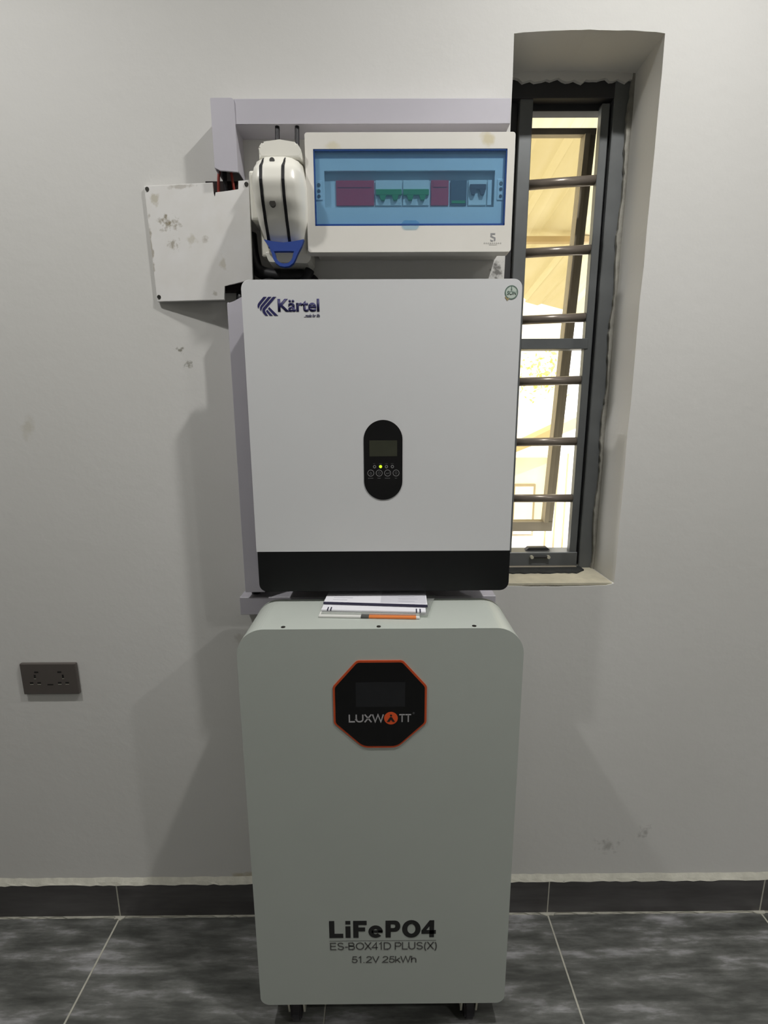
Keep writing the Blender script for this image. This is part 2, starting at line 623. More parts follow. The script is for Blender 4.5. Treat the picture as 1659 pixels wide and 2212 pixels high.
def ribbon(line, w, yf, yb, bm):
    P_ = [Vector(p) for p in line]
    n = len(P_)
    L_, R2 = [], []
    for i in range(n):
        a = (P_[i] - P_[i - 1]).normalized() if i else None
        c = (P_[i + 1] - P_[i]).normalized() if i < n - 1 else None
        if a is None:
            a = c
        if c is None:
            c = a
        na, nc = Vector((-a.y, a.x)), Vector((-c.y, c.x))
        m = (na + nc)
        m = m.normalized() if m.length > 1e-4 else na
        k = min(1.0 / max(0.35, m.dot(na)), 2.2)
        L_.append(P_[i] + m * (w / 2) * k)
        R2.append(P_[i] - m * (w / 2) * k)
    b = bmesh.new()
    prev = None
    for l_, r_ in zip(L_, R2):
        q = [b.verts.new((l_.x, yf, l_.y)), b.verts.new((r_.x, yf, r_.y)), b.verts.new((r_.x, yb, r_.y)), b.verts.new((l_.x, yb, l_.y))]
        if prev:
            for e in range(4):
                b.faces.new((prev[e], prev[(e + 1) % 4], q[(e + 1) % 4], q[e]))
        prev = q
    merge(bm, b)


def strokes(name, body, x0, x1, z0, z1, y, m, parent, weight=0.12, thick=0.0006):
    total = sum(GLYPH[c][0] for c in body) - (GLYPH[body[-1]][0] - max(p[0] for l in GLYPH[body[-1]][1] for p in l)) + weight / 2
    kx, kz = (x1 - x0) / total, (z1 - z0)
    bm = bmesh.new()
    cur = weight / 2
    for c in body:
        for line in GLYPH[c][1]:
            ribbon([(x0 + (cur + px) * kx, z0 + pz * kz) for px, pz in line], weight * (kx + kz) / 2, y - thick, y + 0.0002, bm)
        cur += GLYPH[c][0]
    return obj(name, bm, m, parent)


# ------------------------------------------------------------------ room shell
XL, XR, YB = -2.6, 2.9, -4.6
WX0, WX1, WZ0, WZ1 = 0.268, 0.570, 0.976, 2.134          # window opening


def back_wall():
    n = 16
    rnd = random.Random(3)
    inner, outer = [], []
    ox0, ox1, oz0, oz1 = XL - 0.2, XR + 0.2, -0.15, CEIL + 0.1
    for i in range(n):
        u = i / n
        inner.append((WX0 + u * (WX1 - WX0), WZ0 - 0.004 * math.sin(u * 3) + rnd.uniform(-.0006, .0006)))
        outer.append((ox0 + u * (ox1 - ox0), oz0))
    for i in range(n):
        u = i / n
        inner.append((WX1 + rnd.uniform(-.0012, .0012), WZ0 + 0.004 + u * (WZ1 - WZ0)))
        outer.append((ox1, oz0 + u * (oz1 - oz0)))
    for i in range(n):
        u = i / n
        inner.append((WX1 - u * (WX1 - WX0), WZ1 + 0.006 * math.sin(u * math.pi) ** 0.7 + rnd.uniform(-.0006, .0006)))
        outer.append((ox1 - u * (ox1 - ox0), oz1))
    for i in range(n):
        u = i / n
        inner.append((WX0 + rnd.uniform(-.0012, .0012), WZ1 - u * (WZ1 - WZ0)))
        outer.append((ox0, oz1 - u * (oz1 - oz0)))
    return ring(outer, inner, 0.0, 0.23)


struct(obj('wall_back', back_wall(), M_WALL))
struct(obj('wall_left', box(XL - 0.2, XL, YB, 0, -0.15, CEIL), M_WALL))
struct(obj('wall_right', box(XR, XR + 0.2, YB, 0, -0.15, CEIL), M_WALL))
struct(obj('wall_front', box(XL - 0.2, XR + 0.2, YB - 0.2, YB, -0.15, CEIL), M_WALL))
struct(obj('ceiling', box(XL - 0.2, XR + 0.2, YB - 0.2, 0, CEIL, CEIL + 0.1), M_CEIL))

# floor: grout bed with single stone tiles
floor = struct(obj('floor', box(XL - 0.2, XR + 0.2, YB - 0.2, 0, -0.15, -0.002), M_GROUT))
TX0 = -0.748
tile_me = None
for i in range(-4, 7):
    for j in range(8):
        x0 = TX0 + 0.605 * i
        x1 = x0 + 0.605
        y1 = -0.012 - 0.605 * j
        y0 = y1 - 0.605
        if x1 < XL + 0.02 or x0 > XR - 0.02 or y1 < YB + 0.02:
            continue
        a0, a1 = max(x0, XL), min(x1, XR)
        c0, c1 = max(y0, YB), y1
        obj('tile', box(a0 + 0.0018, a1 - 0.0018, c0 + 0.0018, c1 - 0.0018, -0.0019, 0.0, 0.0008, 1), M_TILE, floor)


# ragged grout squeezed out along the wall line and at the joints
def ragged(x0, x1, n, seed, y0, ylo, yhi, z0, z1):
    rnd = random.Random(seed)
    b = bmesh.new()
    prev = None
    for i in range(n + 1):
        x = x0 + (x1 - x0) * i / n
        d = rnd.uniform(ylo, yhi)
        if rnd.random() < 0.3:
            d = ylo * 0.5
        q = [b.verts.new((x, y0, z0)), b.verts.new((x, y0, z1)), b.verts.new((x, y0 - d * 0.7, z1)), b.verts.new((x, y0 - d, z0))]
        if prev:
            for k in range(4):
                b.faces.new((prev[k], prev[(k + 1) % 4], q[(k + 1) % 4], q[k]))
        prev = q
    return b


obj('grout_line', ragged(-1.2, 1.3, 130, 4, -0.0095, 0.001, 0.006, -0.0005, 0.0022), M_GROUT, floor)
for gx, gy in ((TX0, 1), (TX0 + 1.21, 1), (TX0 + 1.815, 1)):
    b = bmesh.new()
    rnd = random.Random(int(gx * 1000))
    pts = [(gx + (0.020 + rnd.uniform(-.008, .006)) * math.cos(a * math.pi / 7), -0.010 - (0.010 + rnd.uniform(-.003, .003)) * math.sin(a * math.pi / 7)) for a in range(8)]
    top = [b.verts.new((x, y, 0.0025)) for x, y in pts]
    bot = [b.verts.new((x, y, -0.0005)) for x, y in pts]
    b.faces.new(top)
    b.faces.new(list(reversed(bot)))
    for k in range(8):
        b.faces.new((top[k], top[(k + 1) % 8], bot[(k + 1) % 8], bot[k]))
    obj('grout_blob', b, M_GROUT, floor)
    obj('grout_joint', box(gx - 0.0022, gx + 0.0022, -0.61, -0.012, -0.0005, 0.0006), M_GROUT, floor)

# skirting of cut tiles with a plaster bead on top
skirt = struct(obj('baseboard_back', box(XL, XR, -0.004, -0.0002, 0.0, 0.109), M_GROUT))
for i in range(-4, 7):
    x0 = TX0 + 0.605 * i
    a0, a1 = max(x0, XL), min(x0 + 0.605, XR)
    if a1 - a0 < 0.05:
        continue
    obj('grout_joint', box(a1 - 0.0016, a1 + 0.0016, -0.0106, -0.0030, 0.001, 0.1085), M_GROUT, skirt)
    obj('skirting_tile', box(a0 + 0.0012, a1 - 0.0012, -0.010, -0.0035, 0.0015, 0.1085, 0.0008, 1), M_SKIRT, skirt)
rnd = random.Random(11)
b = bmesh.new()
prev = None
for i in range(161):
    x = -1.4 + 2.9 * i / 160
    zt = 0.1225 + rnd.uniform(-.0015, .0015)
    zb = 0.1075 + (0.0012 if rnd.random() < .4 else -0.0012) + rnd.uniform(-.001, .001)
    q = [b.verts.new((x, -0.0002, zt)), b.verts.new((x, -0.007, zt - 0.009)), b.verts.new((x, -0.0112, zb)), b.verts.new((x, -0.0002, zb))]
    if prev:
        for k in range(4):
            b.faces.new((prev[k], prev[(k + 1) % 4], q[(k + 1) % 4], q[k]))
    prev = q
obj('plaster_bead', b, M_PLASTER, skirt)

# ------------------------------------------------------------------ window
win = bpy.data.objects.new('window_1', None)
win.location = (0.42, 0.15, 0.98)
C.objects.link(win)
win['kind'] = 'structure'
win['label'] = 'tall narrow grey aluminium window with steel bars'
FY = 0.128
OX0, OX1, OZ0, OZ1 = 0.349, 0.507, 1.026, 2.078
# outer frame, two stepped bands with a groove between
obj('frame_stile', box(WX0 - 0.004, 0.317, FY + 0.012, 0.20, 0.955, 2.15, 0.001, 1), M_ALUD, win)
obj('frame_stile', box(0.319, OX0, FY, 0.175, 0.985, 2.112, 0.0015, 1), M_ALU, win)
obj('frame_stile', box(0.531, 0.566, FY - 0.006, 0.20, 0.972, 2.14, 0.002, 1), M_ALU, win)
obj('frame_groove', box(0.526, 0.531, FY + 0.014, 0.19, 0.985, 2.12), M_ALUD, win)
obj('frame_stile', box(OX1, 0.526, FY + 0.002, 0.150, 0.985, 2.085, 0.0015, 1), M_ALU, win)
obj('frame_head', box(WX0 - 0.004, 0.566, FY - 0.004, 0.20, 2.092, 2.15, 0.0015, 1), M_ALUD, win)
obj('frame_head', box(0.352, 0.524, FY + 0.02, 0.150, 2.079, 2.094, 0.001, 1), M_ALUD, win)
obj('frame_sill', box(0.300, 0.5265, FY - 0.004, 0.175, 0.986, OZ0 - 0.002, 0.0015, 1), M_ALU, win)
obj('sill_lip', box(0.300, 0.524, FY - 0.012, FY + 0.004, 0.979, 0.987, 0.001, 1), M_SASH, win)
obj('transom', box(OX0 - 0.001, OX1 + 0.008, FY, 0.165, 1.549, 1.574, 0.001, 1), M_ALU, win)
for zb in (1.931, 1.780, 1.624, 1.473, 1.318, 1.167):
    bb = cyl((OX0 - 0.006, 0.163, zb - 0.001), (OX1 + 0.006, 0.143, zb + 0.002), 0.0108, 18)
    obj('security_bar', bb, M_BAR, win, smooth=True)
# handle on the bottom rail
h = obj('handle', box(0.404, 0.445, FY - 0.012, FY - 0.004, 1.010, 1.016, 0.002, 2), M_ALUD, win)
for sx in (0.402, 0.447):
    obj('handle_screw', cyl((sx, FY - 0.0125, 1.0125), (sx, FY - 0.003, 1.0125), 0.0045, 14), M_ZINC, h)
obj('handle_lever', prism([(0.392, 1.026), (0.458, 1.026), (0.45, 1.033), (0.40, 1.033)], FY + 0.012, FY + 0.03, 0.001), M_ALUD, h)
# sash hung from the top, pushed out at the bottom
HY, HZ, SA, SL = 0.188, 2.068, math.radians(7.0), 1.042


def sash_pt(x, d, s):      # x, distance out of the pane, distance down from the hinge
    return Vector((x, HY + s * math.sin(SA) + d * math.cos(SA), HZ - s * math.cos(SA) + d * math.sin(SA)))


def sash_box(x0, x1, d0, d1, s0, s1):
    b = box(x0, x1, d0, d1, s0, s1)
    for v in b.verts:
        v.co = sash_pt(v.co.x, v.co.y, v.co.z)
    return b


sash = obj('sash', sash_box(0.325, 0.525, 0.008, 0.030, 0.0, 0.013), M_SASH, win)
for (x0, x1) in ((0.325, 0.353), (0.497, 0.5255)):
    obj('sash_stile', sash_box(x0, x1, 0.010, 0.034, 0.013, SL - 0.03), M_SASH, sash)
    obj('sash_bead', sash_box(x0 + (0.0 if x0 > 0.4 else 0.016), x1 - (0.016 if x0 > 0.4 else 0.0), 0.002, 0.010, 0.013, SL - 0.03), M_EXTTRIM, sash)
obj('sash_rail', sash_box(0.325, 0.525, 0.008, 0.034, SL - 0.03, SL), M_SASH, sash)
obj('pane', sash_box(0.351, 0.499, 0.020, 0.025, 0.012, SL - 0.028), M_GLASS, sash)


# crumbling plaster round the frame
def jag_strip(pts_outer, pts_inner, yf, yb):
    b = bmesh.new()
    n = len(pts_outer)
    A = [b.verts.new((x, yf, z)) for x, z in pts_outer]
    I = [b.verts.new((x, yf, z)) for x, z in pts_inner]
    A2 = [b.verts.new((x, yb, z)) for x, z in pts_outer]
    I2 = [b.verts.new((x, yb, z)) for x, z in pts_inner]
    for i in range(n - 1):
        b.faces.new((A[i], A[i + 1], I[i + 1], I[i]))
        b.faces.new((I[i], I[i + 1], I2[i + 1], I2[i]))
        b.faces.new((A[i], A2[i], A2[i + 1], A[i + 1]))
    return b


rnd = random.Random(5)
n = 34
po = [(WX0 - 0.002 + (WX1 - WX0) * i / n, 2.146) for i in range(n + 1)]
pi_ = [(x, 2.122 + 0.003 * math.sin(i * 0.55) + 0.002 * math.sin(i * 1.7 + 1) + rnd.uniform(-.002, .002)) for i, (x, z) in enumerate(po)]
obj('plaster_edge', jag_strip(po, pi_, FY - 0.012, FY + 0.004), M_WALL, win)
n = 90
po = [(0.574, 0.972 + 1.17 * i / n) for i in range(n + 1)]
pi_ = [(0.5615 + 0.0025 * math.sin(i * 0.37) + rnd.uniform(-.0014, .0014), z) for i, (x, z) in enumerate(po)]
obj('plaster_edge', jag_strip(po, pi_, FY - 0.014, FY + 0.002), mat('plaster_grey', (150, 148, 140), 0.9, var=0.2, vscale=50, bump=0.4), win)
obj('ledge', box(WX0 + 0.002, WX1 - 0.003, 0.002, 0.124, 0.974, 0.9815, 0.0015, 2), mat('ledge_plaster', (196, 190, 170), 0.9, var=0.12, vscale=25, bump=0.35, bscale=70), win)
# dark sealant smeared on the ledge under the frame
b = bmesh.new()
rnd = random.Random(9)
top, bot = [], []
for i in range(28):
    x = 0.27 + 0.265 * i / 27
    yy = 0.074 + rnd.uniform(-.004, .004) + (0.02 * max(0, i - 24) / 3)
    top.append((b.verts.new((x, yy, 0.9850)), b.verts.new((x, FY - 0.003, 0.9850))))
    bot.append((b.verts.new((x, yy - 0.002, 0.976)), b.verts.new((x, FY - 0.003, 0.976))))
for i in range(27):
    b.faces.new((top[i][0], top[i + 1][0], top[i + 1][1], top[i][1]))
    b.faces.new((bot[i][0], bot[i + 1][0], top[i + 1][0], top[i][0]))
obj('sealant', b, M_SMEAR, win)

# ------------------------------------------------------------------ outside
ground = struct(obj('ground_outside', box(-6, 14, 0.24, 16, -1.25, -1.15), M_GROUND))
aw = thing('awning', 'cream translucent awning roof outside the upper window', 'awning', (1.4, 1.8, 2.2))
NP = 9
for i in range(NP):
    x0 = -0.2 + 0.34 * i
    x1 = x0 + 0.34
    b = bmesh.new()
    vs = []
    for (x, dz) in ((x0, 0), (x0 + 0.1, 0), (x0 + 0.13, 0.02), (x1 - 0.03, 0.02), (x1, 0)):
        for (y, z) in ((0.3, 2.62), (3.0 + 0.12 * (x0 - 1.2), 2.27 - 0.25 * (x - 1.2))):
            vs.append((b.verts.new((x, y, z + dz)), b.verts.new((x, y, z + dz + 0.012))))
    for k in range(4):
        a, c, d, e = vs[2 * k], vs[2 * k + 1], vs[2 * k + 3], vs[2 * k + 2]
        b.faces.new((a[0], c[0], d[0], e[0]))
        b.faces.new((a[1], e[1], d[1], c[1]))
        b.faces.new((c[0], c[1], d[1], d[0]))
        b.faces.new((a[0], e[0], e[1], a[1]))
    obj('roof_sheet', b, M_AWNING, aw)
for y, z in ((0.9, 2.5), (1.9, 2.37)):
    obj('rafter', box(-0.2, 2.8, y, y + 0.04, z + 0.0, z + 0.03), M_EXTROOF, aw)

nh = thing('neighbouring_house', 'low pale house with beige roof beyond the window', 'house', (3.2, 5.6, -1.15))
obj('wall', box(1.5, 5.1, 5.2, 6.0, -1.15, 0.84), M_EXTWALL, nh)
b = prism([(1.40, 0.89), (3.3, 1.79), (5.2, 0.89), (5.2, 0.80), (3.3, 1.58), (1.45, 0.85)], 4.9, 5.25)
obj('roof', b, M_EXTROOF, nh)
wf = obj('house_window', box(1.72, 2.02, 5.14, 5.2, -0.2, 0.5), M_EXTTRIM, nh)
obj('house_pane', box(1.75, 1.99, 5.13, 5.15, -0.17, 0.47), M_EXTWALL, wf)
for x in (2.18, 2.30, 2.42):
    obj('drain_pipe', cyl((x, 5.14, -1.15), (x, 5.14, 0.9), 0.012, 8), M_EXTROOF, nh)
tr = thing('tree', 'yellow-green tree beyond the barred window', 'tree', (3.3, 9.0, -1.15))
obj('trunk', cyl((3.72, 9.0, -1.15), (3.62, 9.0, 2.1), 0.05, 10, 0.03), M_TRUNKW, tr)
b = bmesh.new()
rnd = random.Random(21)
for i in range(190):
    c = Vector((3.25 + rnd.gauss(0, .26), 9 + rnd.gauss(0, .4), 2.2 + rnd.gauss(0, .2)))
    s = rnd.uniform(.03, .07)
    R_ = Matrix.Rotation(rnd.uniform(0, 6.28), 3, Vector((rnd.uniform(-1, 1), rnd.uniform(-1, 1), rnd.uniform(-1, 1))).normalized())
    q = [b.verts.new(c + R_ @ Vector(v)) for v in ((-s, 0, 0), (0, -s * .5, .01), (s, 0, 0), (0, s * .5, .01))]
    b.faces.new(q)
cr_ = obj('crown', b, M_LEAF, tr)
cr_['kind'] = 'stuff'

# ------------------------------------------------------------------ trunking
TE = -0.055


def channel(name, x0, x1, z0, z1, yf, label, axis='z'):
    r = thing(name, label, 'trunking', ((x0 + x1) / 2, 0, z0), 'white cable trunking on the wall')
    w = 0.002
    if axis == 'z':
        obj('side_wall', box(x0 + 0.001, x0 + 0.001 + w, yf + 0.002, -0.0005, z0, z1), M_TRUNK, r)
        obj('side_wall', box(x1 - 0.001 - w, x1 - 0.001, yf + 0.002, -0.0005, z0, z1), M_TRUNK, r)
    else:
        obj('side_wall', box(x0, x1, yf + 0.002, -0.0005, z0 + 0.001, z0 + 0.001 + w), M_TRUNK, r)
        obj('side_wall', box(x0, x1, yf + 0.002, -0.0005, z1 - 0.001 - w, z1 - 0.001), M_TRUNK, r)
    return r


tt = channel('cable_trunking', -0.2835, 0.2545, 1.947, 1.9915, TE, 'horizontal white trunking along the top of the breaker board', 'x')
obj('lid', box(-0.2835, 0.2545, TE, TE + 0.0025, 1.947, 1.9915, 0.001, 1), M_TRUNK, tt)
obj('end_cap', box(0.2525, 0.2545, TE + 0.002, -0.0005, 1.9485, 1.990), M_TRUNK, tt)
ut = channel('cable_trunking', -0.3285, -0.2825, 1.868, 1.990, TE - 0.002, 'short vertical white trunking torn off above the cover plate')
lidp = rpoly([(-0.3285, 1.871), (-0.318, 1.866), (-0.2825, 1.863), (-0.2825, 1.9915), (-0.3285, 1.9915)], [0, 0, 0, 0.006, 0.002], 4)
obj('lid', prism(lidp, TE - 0.002, TE + 0.001, 0.0006), M_TRUNK, ut)
obj('end_cap', box(-0.3275, -0.2835, TE + 0.001, -0.0005, 1.988, 1.990), M_TRUNK, ut)
lt = channel('cable_trunking', -0.322, -0.276, 0.983, 1.622, TE, 'tall vertical white trunking on the left side of the inverter')
obj('lid', prism([(-0.322, 0.983), (-0.276, 0.983), (-0.276, 1.637), (-0.290, 1.632), (-0.306, 1.624), (-0.322, 1.619)], TE, TE + 0.0025, 0.0008), M_TRUNK, lt)
bt = channel('cable_trunking', -0.339, 0.268, 0.924, 0.968, -0.048, 'horizontal white trunking behind the battery cabinet top', 'x')
obj('lid', box(-0.339, 0.268, -0.048, -0.0455, 0.924, 0.968, 0.001, 1), M_TRUNK, bt)
for x0, x1 in ((-0.3385, -0.3365), (0.2655, 0.2675)):
    obj('end_cap', box(x0, x1, -0.0455, -0.0005, 0.9255, 0.9665), M_TRUNK, bt)
# dark cables inside the lower trunking
for k, xx in enumerate((-0.305,)):
    cb = obj('power_cable', tube([(xx, -0.024, 0.97), (xx, -0.026, 1.2), (xx, -0.026, 1.5), (xx + 0.006, -0.022, 1.648)], 0.011, 8), M_CABLE, smooth=True)
    tag(cb, 'black cable coming out of the top of the tall left trunking', 'cable')

# ------------------------------------------------------------------ cover plate and box
jb = thing('junction_box', 'stained white cover plate on a wall box left of the isolator', 'junction box', (-0.38, 0, 1.63))


def plate_y(x, z):
    return -0.200 * (x + 0.493)


poly = [(-0.4935, 1.860), (-0.4870, 1.6335), (-0.3315, 1.6300), (-0.3295, 1.6575), (-0.2660, 1.6660), (-0.2630, 1.8510),
        (-0.2855, 1.8515), (-0.2855, 1.8355), (-0.3360, 1.8350), (-0.3365, 1.8270), (-0.3390, 1.8270), (-0.3405, 1.8335), (-0.3400, 1.8535)]
poly = list(reversed(poly))
cv = obj('cover', prism(poly, -0.0068, -0.0015, 0.0008, yfn=plate_y), M_PLATE, jb)
for sx, sz in ((-0.4865, 1.8535), (-0.4815, 1.6425), (-0.2685, 1.8435)):
    yy = plate_y(sx, sz) - 0.0068
    obj('cover_screw', cyl((sx, yy - 0.0012, sz), (sx, yy + 0.002, sz), 0.0042, 14), M_DARKSTEEL, cv)
bxm = box(-0.36, -0.275, -0.022, -0.0005, 1.652, 1.862)  # solid filler, painted dark for the shaded cavity behind the plate
obj('back_box', bxm, M_BOXSHADE, jb)
for k, (x0, x1) in enumerate(((-0.3255, -0.332), (-0.304, -0.296))):
    w = obj('red_wire', tube([(x0, -0.034, 1.885), (x0 * 0.5 + x1 * 0.5, -0.036, 1.855), (x1, -0.031, 1.815)], 0.0028, 8), M_REDWIRE, smooth=True)
    tag(w, ('left' if k == 0 else 'right') + ' one of two red wires in the torn trunking gap', 'wire', 'red wires above the cover plate')
for k, (x0, x1) in enumerate(((-0.316, -0.314),)):
    w = obj('black_wire', tube([(x0, -0.032, 1.885), (x0, -0.034, 1.855), (x1, -0.028, 1.815)], 0.0045, 8), M_CABLE, smooth=True)
    tag(w, 'black wire between the two red wires in the trunking gap', 'wire')

# ------------------------------------------------------------------ isolator with blue pull handle
iso = thing('isolator_switch', 'cream isolator with two black grooves and blue pull handle', 'switch', (-0.195, 0, 1.70))


def curve(keys, z):
    for (z0, v0), (z1, v1) in zip(keys, keys[1:]):
        if z0 >= z >= z1:
            u = (z0 - z) / (z0 - z1)
            u = u * u * (3 - 2 * u) * 0.5 + u * 0.5
            return v0 + (v1 - v0) * u
    return keys[-1][1] if z < keys[-1][0] else keys[0][1]


PY = [(1.872, -0.098), (1.858, -0.113), (1.838, -0.133), (1.815, -0.138), (1.79, -0.132), (1.76, -0.116), (1.735, -0.099), (1.715, -0.085)]
XLc = [(1.872, -0.232), (1.86, -0.240), (1.82, -0.243), (1.76, -0.239), (1.715, -0.228)]
XRc = [(1.872, -0.150), (1.86, -0.145), (1.82, -0.142), (1.76, -0.139), (1.715, -0.145)]
NZ = 26
zs = [1.872 - (1.872 - 1.712) * i / NZ for i in range(NZ + 1)]
b = bmesh.new()
rings_ = []
for z in zs:
    y, a, c = curve(PY, z), curve(XLc, z), curve(XRc, z)
    w = c - a
    sec = [(a + 0.002, -0.012), (a, y + 0.050), (a + 0.001, y + 0.022), (a + 0.006, y + 0.008), (a + 0.016, y + 0.001), (a + 0.03, y),
           (c - 0.034, y), (c - 0.020, y + 0.003), (c - 0.010, y + 0.011), (c - 0.004, y + 0.028), (c, y + 0.052), (c, -0.012)]
    rings_.append([b.verts.new((xx, yy, z)) for xx, yy in sec])
for i in range(NZ):
    for k in range(12):
        b.faces.new((rings_[i][k], rings_[i][(k + 1) % 12], rings_[i + 1][(k + 1) % 12], rings_[i + 1][k]))
b.faces.new(rings_[0])
b.faces.new(list(reversed(rings_[-1])))
body = obj('body', b, M_ISO, iso, smooth=True)


def strip(xc, wdt, z0, z1, lift, n=24):
    b = bmesh.new()
    pr = None
    for i in range(n + 1):
        z = z0 + (z1 - z0) * i / n
        y = curve(PY, z)
        # follow the body: the shoulder falls back near the left edge
        xl = xc
        da = xl - curve(XLc, z)
        add = 0.0 if da > 0.028 else (0.028 - da) / 0.012 * 0.0012
        wd = wdt * min(1.0, 0.35 + 4 * min(i, n - i) / n) if i < n // 2 else wdt
        q = [b.verts.new((xl - wd / 2, y + add - lift, z)), b.verts.new((xl + wd / 2, y + add - lift, z)),
             b.verts.new((xl + wd / 2, y + 0.006, z)), b.verts.new((xl - wd / 2, y + 0.006, z))]
        if pr:
            for k in range(4):
                b.faces.new((pr[k], pr[(k + 1) % 4], q[(k + 1) % 4], q[k]))
        pr = q
    return b


obj('groove', strip(-0.2205, 0.0056, 1.866, 1.716, 0.0010), M_GROOVE, body)
obj('groove', strip(-0.1795, 0.0056, 1.866, 1.716, 0.0010), M_GROOVE, body)
for sz, sr_ in ((1.857, 0.0048), (1.779, 0.0058)):
    yy = curve(PY, sz)
    obj('screw_hole', cyl((-0.2025, yy - 0.0022, sz), (-0.2025, yy + 0.01, sz), sr_, 16), M_DARKSTEEL if sz < 1.8 else M_STEEL, body)
capp = rpoly([(-0.231, 1.866), (-0.149, 1.866), (-0.150, 1.882), (-0.158, 1.894), (-0.19, 1.899), (-0.222, 1.895), (-0.230, 1.886)], [0, 0, .006, .006, .01, .006, .006], 4)
obj('top_cap', prism(capp, -0.100, -0.01, 0.012, seg=3), M_ISO, iso, smooth=False)
obj('base', box(-0.250, -0.144, -0.034, -0.0005, 1.715, 1.878, 0.004, 2), M_ISO, iso)
obj('side_tab', box(-0.2615, -0.238, -0.060, -0.0005, 1.775, 1.866, 0.005, 2), M_ISO, iso)
obj('lower_lip', prism(rpoly([(-0.236, 1.716), (-0.229, 1.697), (-0.150, 1.694), (-0.143, 1.702), (-0.141, 1.722)], 0.003, 3), -0.062, -0.004, 0.003), M_ISO, iso)
# pull handle: a loop with a broad upper band
ou = [(-0.228, 1.7255), (-0.219, 1.713), (-0.2135, 1.700), (-0.2115, 1.691), (-0.207, 1.683), (-0.199, 1.6775), (-0.1895, 1.676), (-0.180, 1.6775), (-0.172, 1.683),
      (-0.1675, 1.691), (-0.163, 1.700), (-0.155, 1.713), (-0.150, 1.7255), (-0.170, 1.7220), (-0.190, 1.7200), (-0.210, 1.7220)]
inn = [(-0.2100, 1.7040), (-0.2085, 1.7030), (-0.2070, 1.6985), (-0.2055, 1.6925), (-0.2020, 1.6870), (-0.1965, 1.6830), (-0.1895, 1.6820), (-0.1825, 1.6830), (-0.177, 1.6870),
       (-0.1735, 1.6925), (-0.1720, 1.6985), (-0.1705, 1.7030), (-0.1690, 1.7040), (-0.178, 1.7045), (-0.190, 1.7045), (-0.202, 1.7045)]
hb = ring(ou, inn, -0.103, -0.093)
obj('pull_handle', hb, M_BLUE, iso, label='blue pull handle')

cb = obj('looped_cable', tube([(-0.275, -0.015, 1.765), (-0.271, -0.016, 1.72), (-0.257, -0.018, 1.690), (-0.21, -0.020, 1.680), (-0.17, -0.020, 1.681),
                               (-0.146, -0.018, 1.670), (-0.138, -0.016, 1.650)], 0.013, 10), M_CABLE, smooth=True)
tag(cb, 'thick black cable looping under the isolator', 'cable')
cb = obj('looped_cable', tube([(-0.258, -0.036, 1.655), (-0.235, -0.040, 1.662), (-0.20, -0.040, 1.652), (-0.165, -0.034, 1.662), (-0.15, -0.03, 1.69)], 0.010, 10), M_CABLE, smooth=True)
tag(cb, 'black cable dipping behind the inverter below the isolator', 'cable')
for k, xx in enumerate((-0.203, -0.164)):
    cb = obj('feed_cable', tube([(xx, -0.045, 1.95), (xx, -0.05, 1.925), (xx, -0.055, 1.885)], 0.0045, 8), M_CABLE, smooth=True)
    tag(cb, ('left' if k == 0 else 'right') + ' short black cable entering the top of the isolator', 'cable', 'feed cables of the isolator')

# ------------------------------------------------------------------ breaker board
db = thing('breaker_board', 'white breaker board with blue transparent lid above the inverter', 'breaker board', (0.056, 0, 1.706))
obj('back_box', box(-0.132, 0.246, -0.064, -0.0005, 1.716, 1.905, 0.003, 2), M_DBW, db)
cov = obj('cover', ring(arcrect(-0.144, 0.2575, 1.706, 1.9155, 0.005, 5), arcrect(-0.1285, 0.2435, 1.7535, 1.8875, 0.0006, 5), -0.090, -0.064), M_DBCOVER, db)
# inner fascia with the slot for the modules
fas = obj('inner_fascia', ring(arcrect(-0.130, 0.245, 1.752, 1.889, 0.0006, 4), arcrect(-0.109, 0.2225, 1.789, 1.8535, 0.0006, 4), -0.0828, -0.0790), M_DBIN, db)
obj('slot_back', box(-0.115, 0.228, -0.0735, -0.0645, 1.783, 1.860), M_DBIN, db)
for sz, xs in (((1.828, 1.8175, 1.8085), -0.120), ((1.830, 1.820, 1.8075), 0.2345)):
    lc = obj('latch', box(xs - 0.007, xs + 0.007, -0.0842, -0.0826, sz[2] - 0.007, sz[0] + 0.008, 0.0008, 1), M_DBIN, db)
    for q, z in enumerate(sz):
        obj('latch_hole', cyl((xs, -0.0850, z), (xs, -0.0838, z), 0.0030 if q else 0.0034, 12), M_TOGGLE if q else M_STEEL, lc)
MZ0, MZ1 = 1.7945, 1.8395


def module(name, x0, x1, m, label):
    return obj(name, box(x0 + 0.0006, x1 - 0.0006, -0.0765, -0.0733, MZ0, MZ1, 0.0008, 1), m, db, label)


m1 = module('breaker', -0.088, -0.012, M_RED, 'wide red module')
obj('toggle', box(-0.083, -0.018, -0.0775, -0.0765, 1.827, 1.836), M_RED, m1)
for gx0, gx1 in ((-0.0105, 0.0425), (0.0435, 0.096)):
    g = module('breaker', gx0, gx1, M_BRW, 'white breaker with green toggles')
    obj('toggle', box(gx0 + 0.001, gx1 - 0.001, -0.0805, -0.0765, 1.8115, 1.8225, 0.001, 1), M_GREEN, g, 'green toggle bar')
    for q in (0.28, 0.74):
        xx = gx0 + (gx1 - gx0) * q
        obj('toggle', prism([(xx - 0.007, 1.8115), (xx - 0.0035, 1.8025), (xx + 0.0035, 1.8025), (xx + 0.007, 1.8115)], -0.0815, -0.0765, 0.0006), M_GREEN, g)
m2 = module('breaker', 0.0985, 0.1345, M_RED, 'narrow red module')
obj('toggle', box(0.103, 0.130, -0.0775, -0.0765, 1.827, 1.836), M_RED, m2)
m3 = module('meter_module', 0.137, 0.170, M_MODULE, 'dark meter module')
obj('meter_strip', box(0.140, 0.167, -0.0772, -0.0765, 1.798, 1.803), M_GREEN, m3)
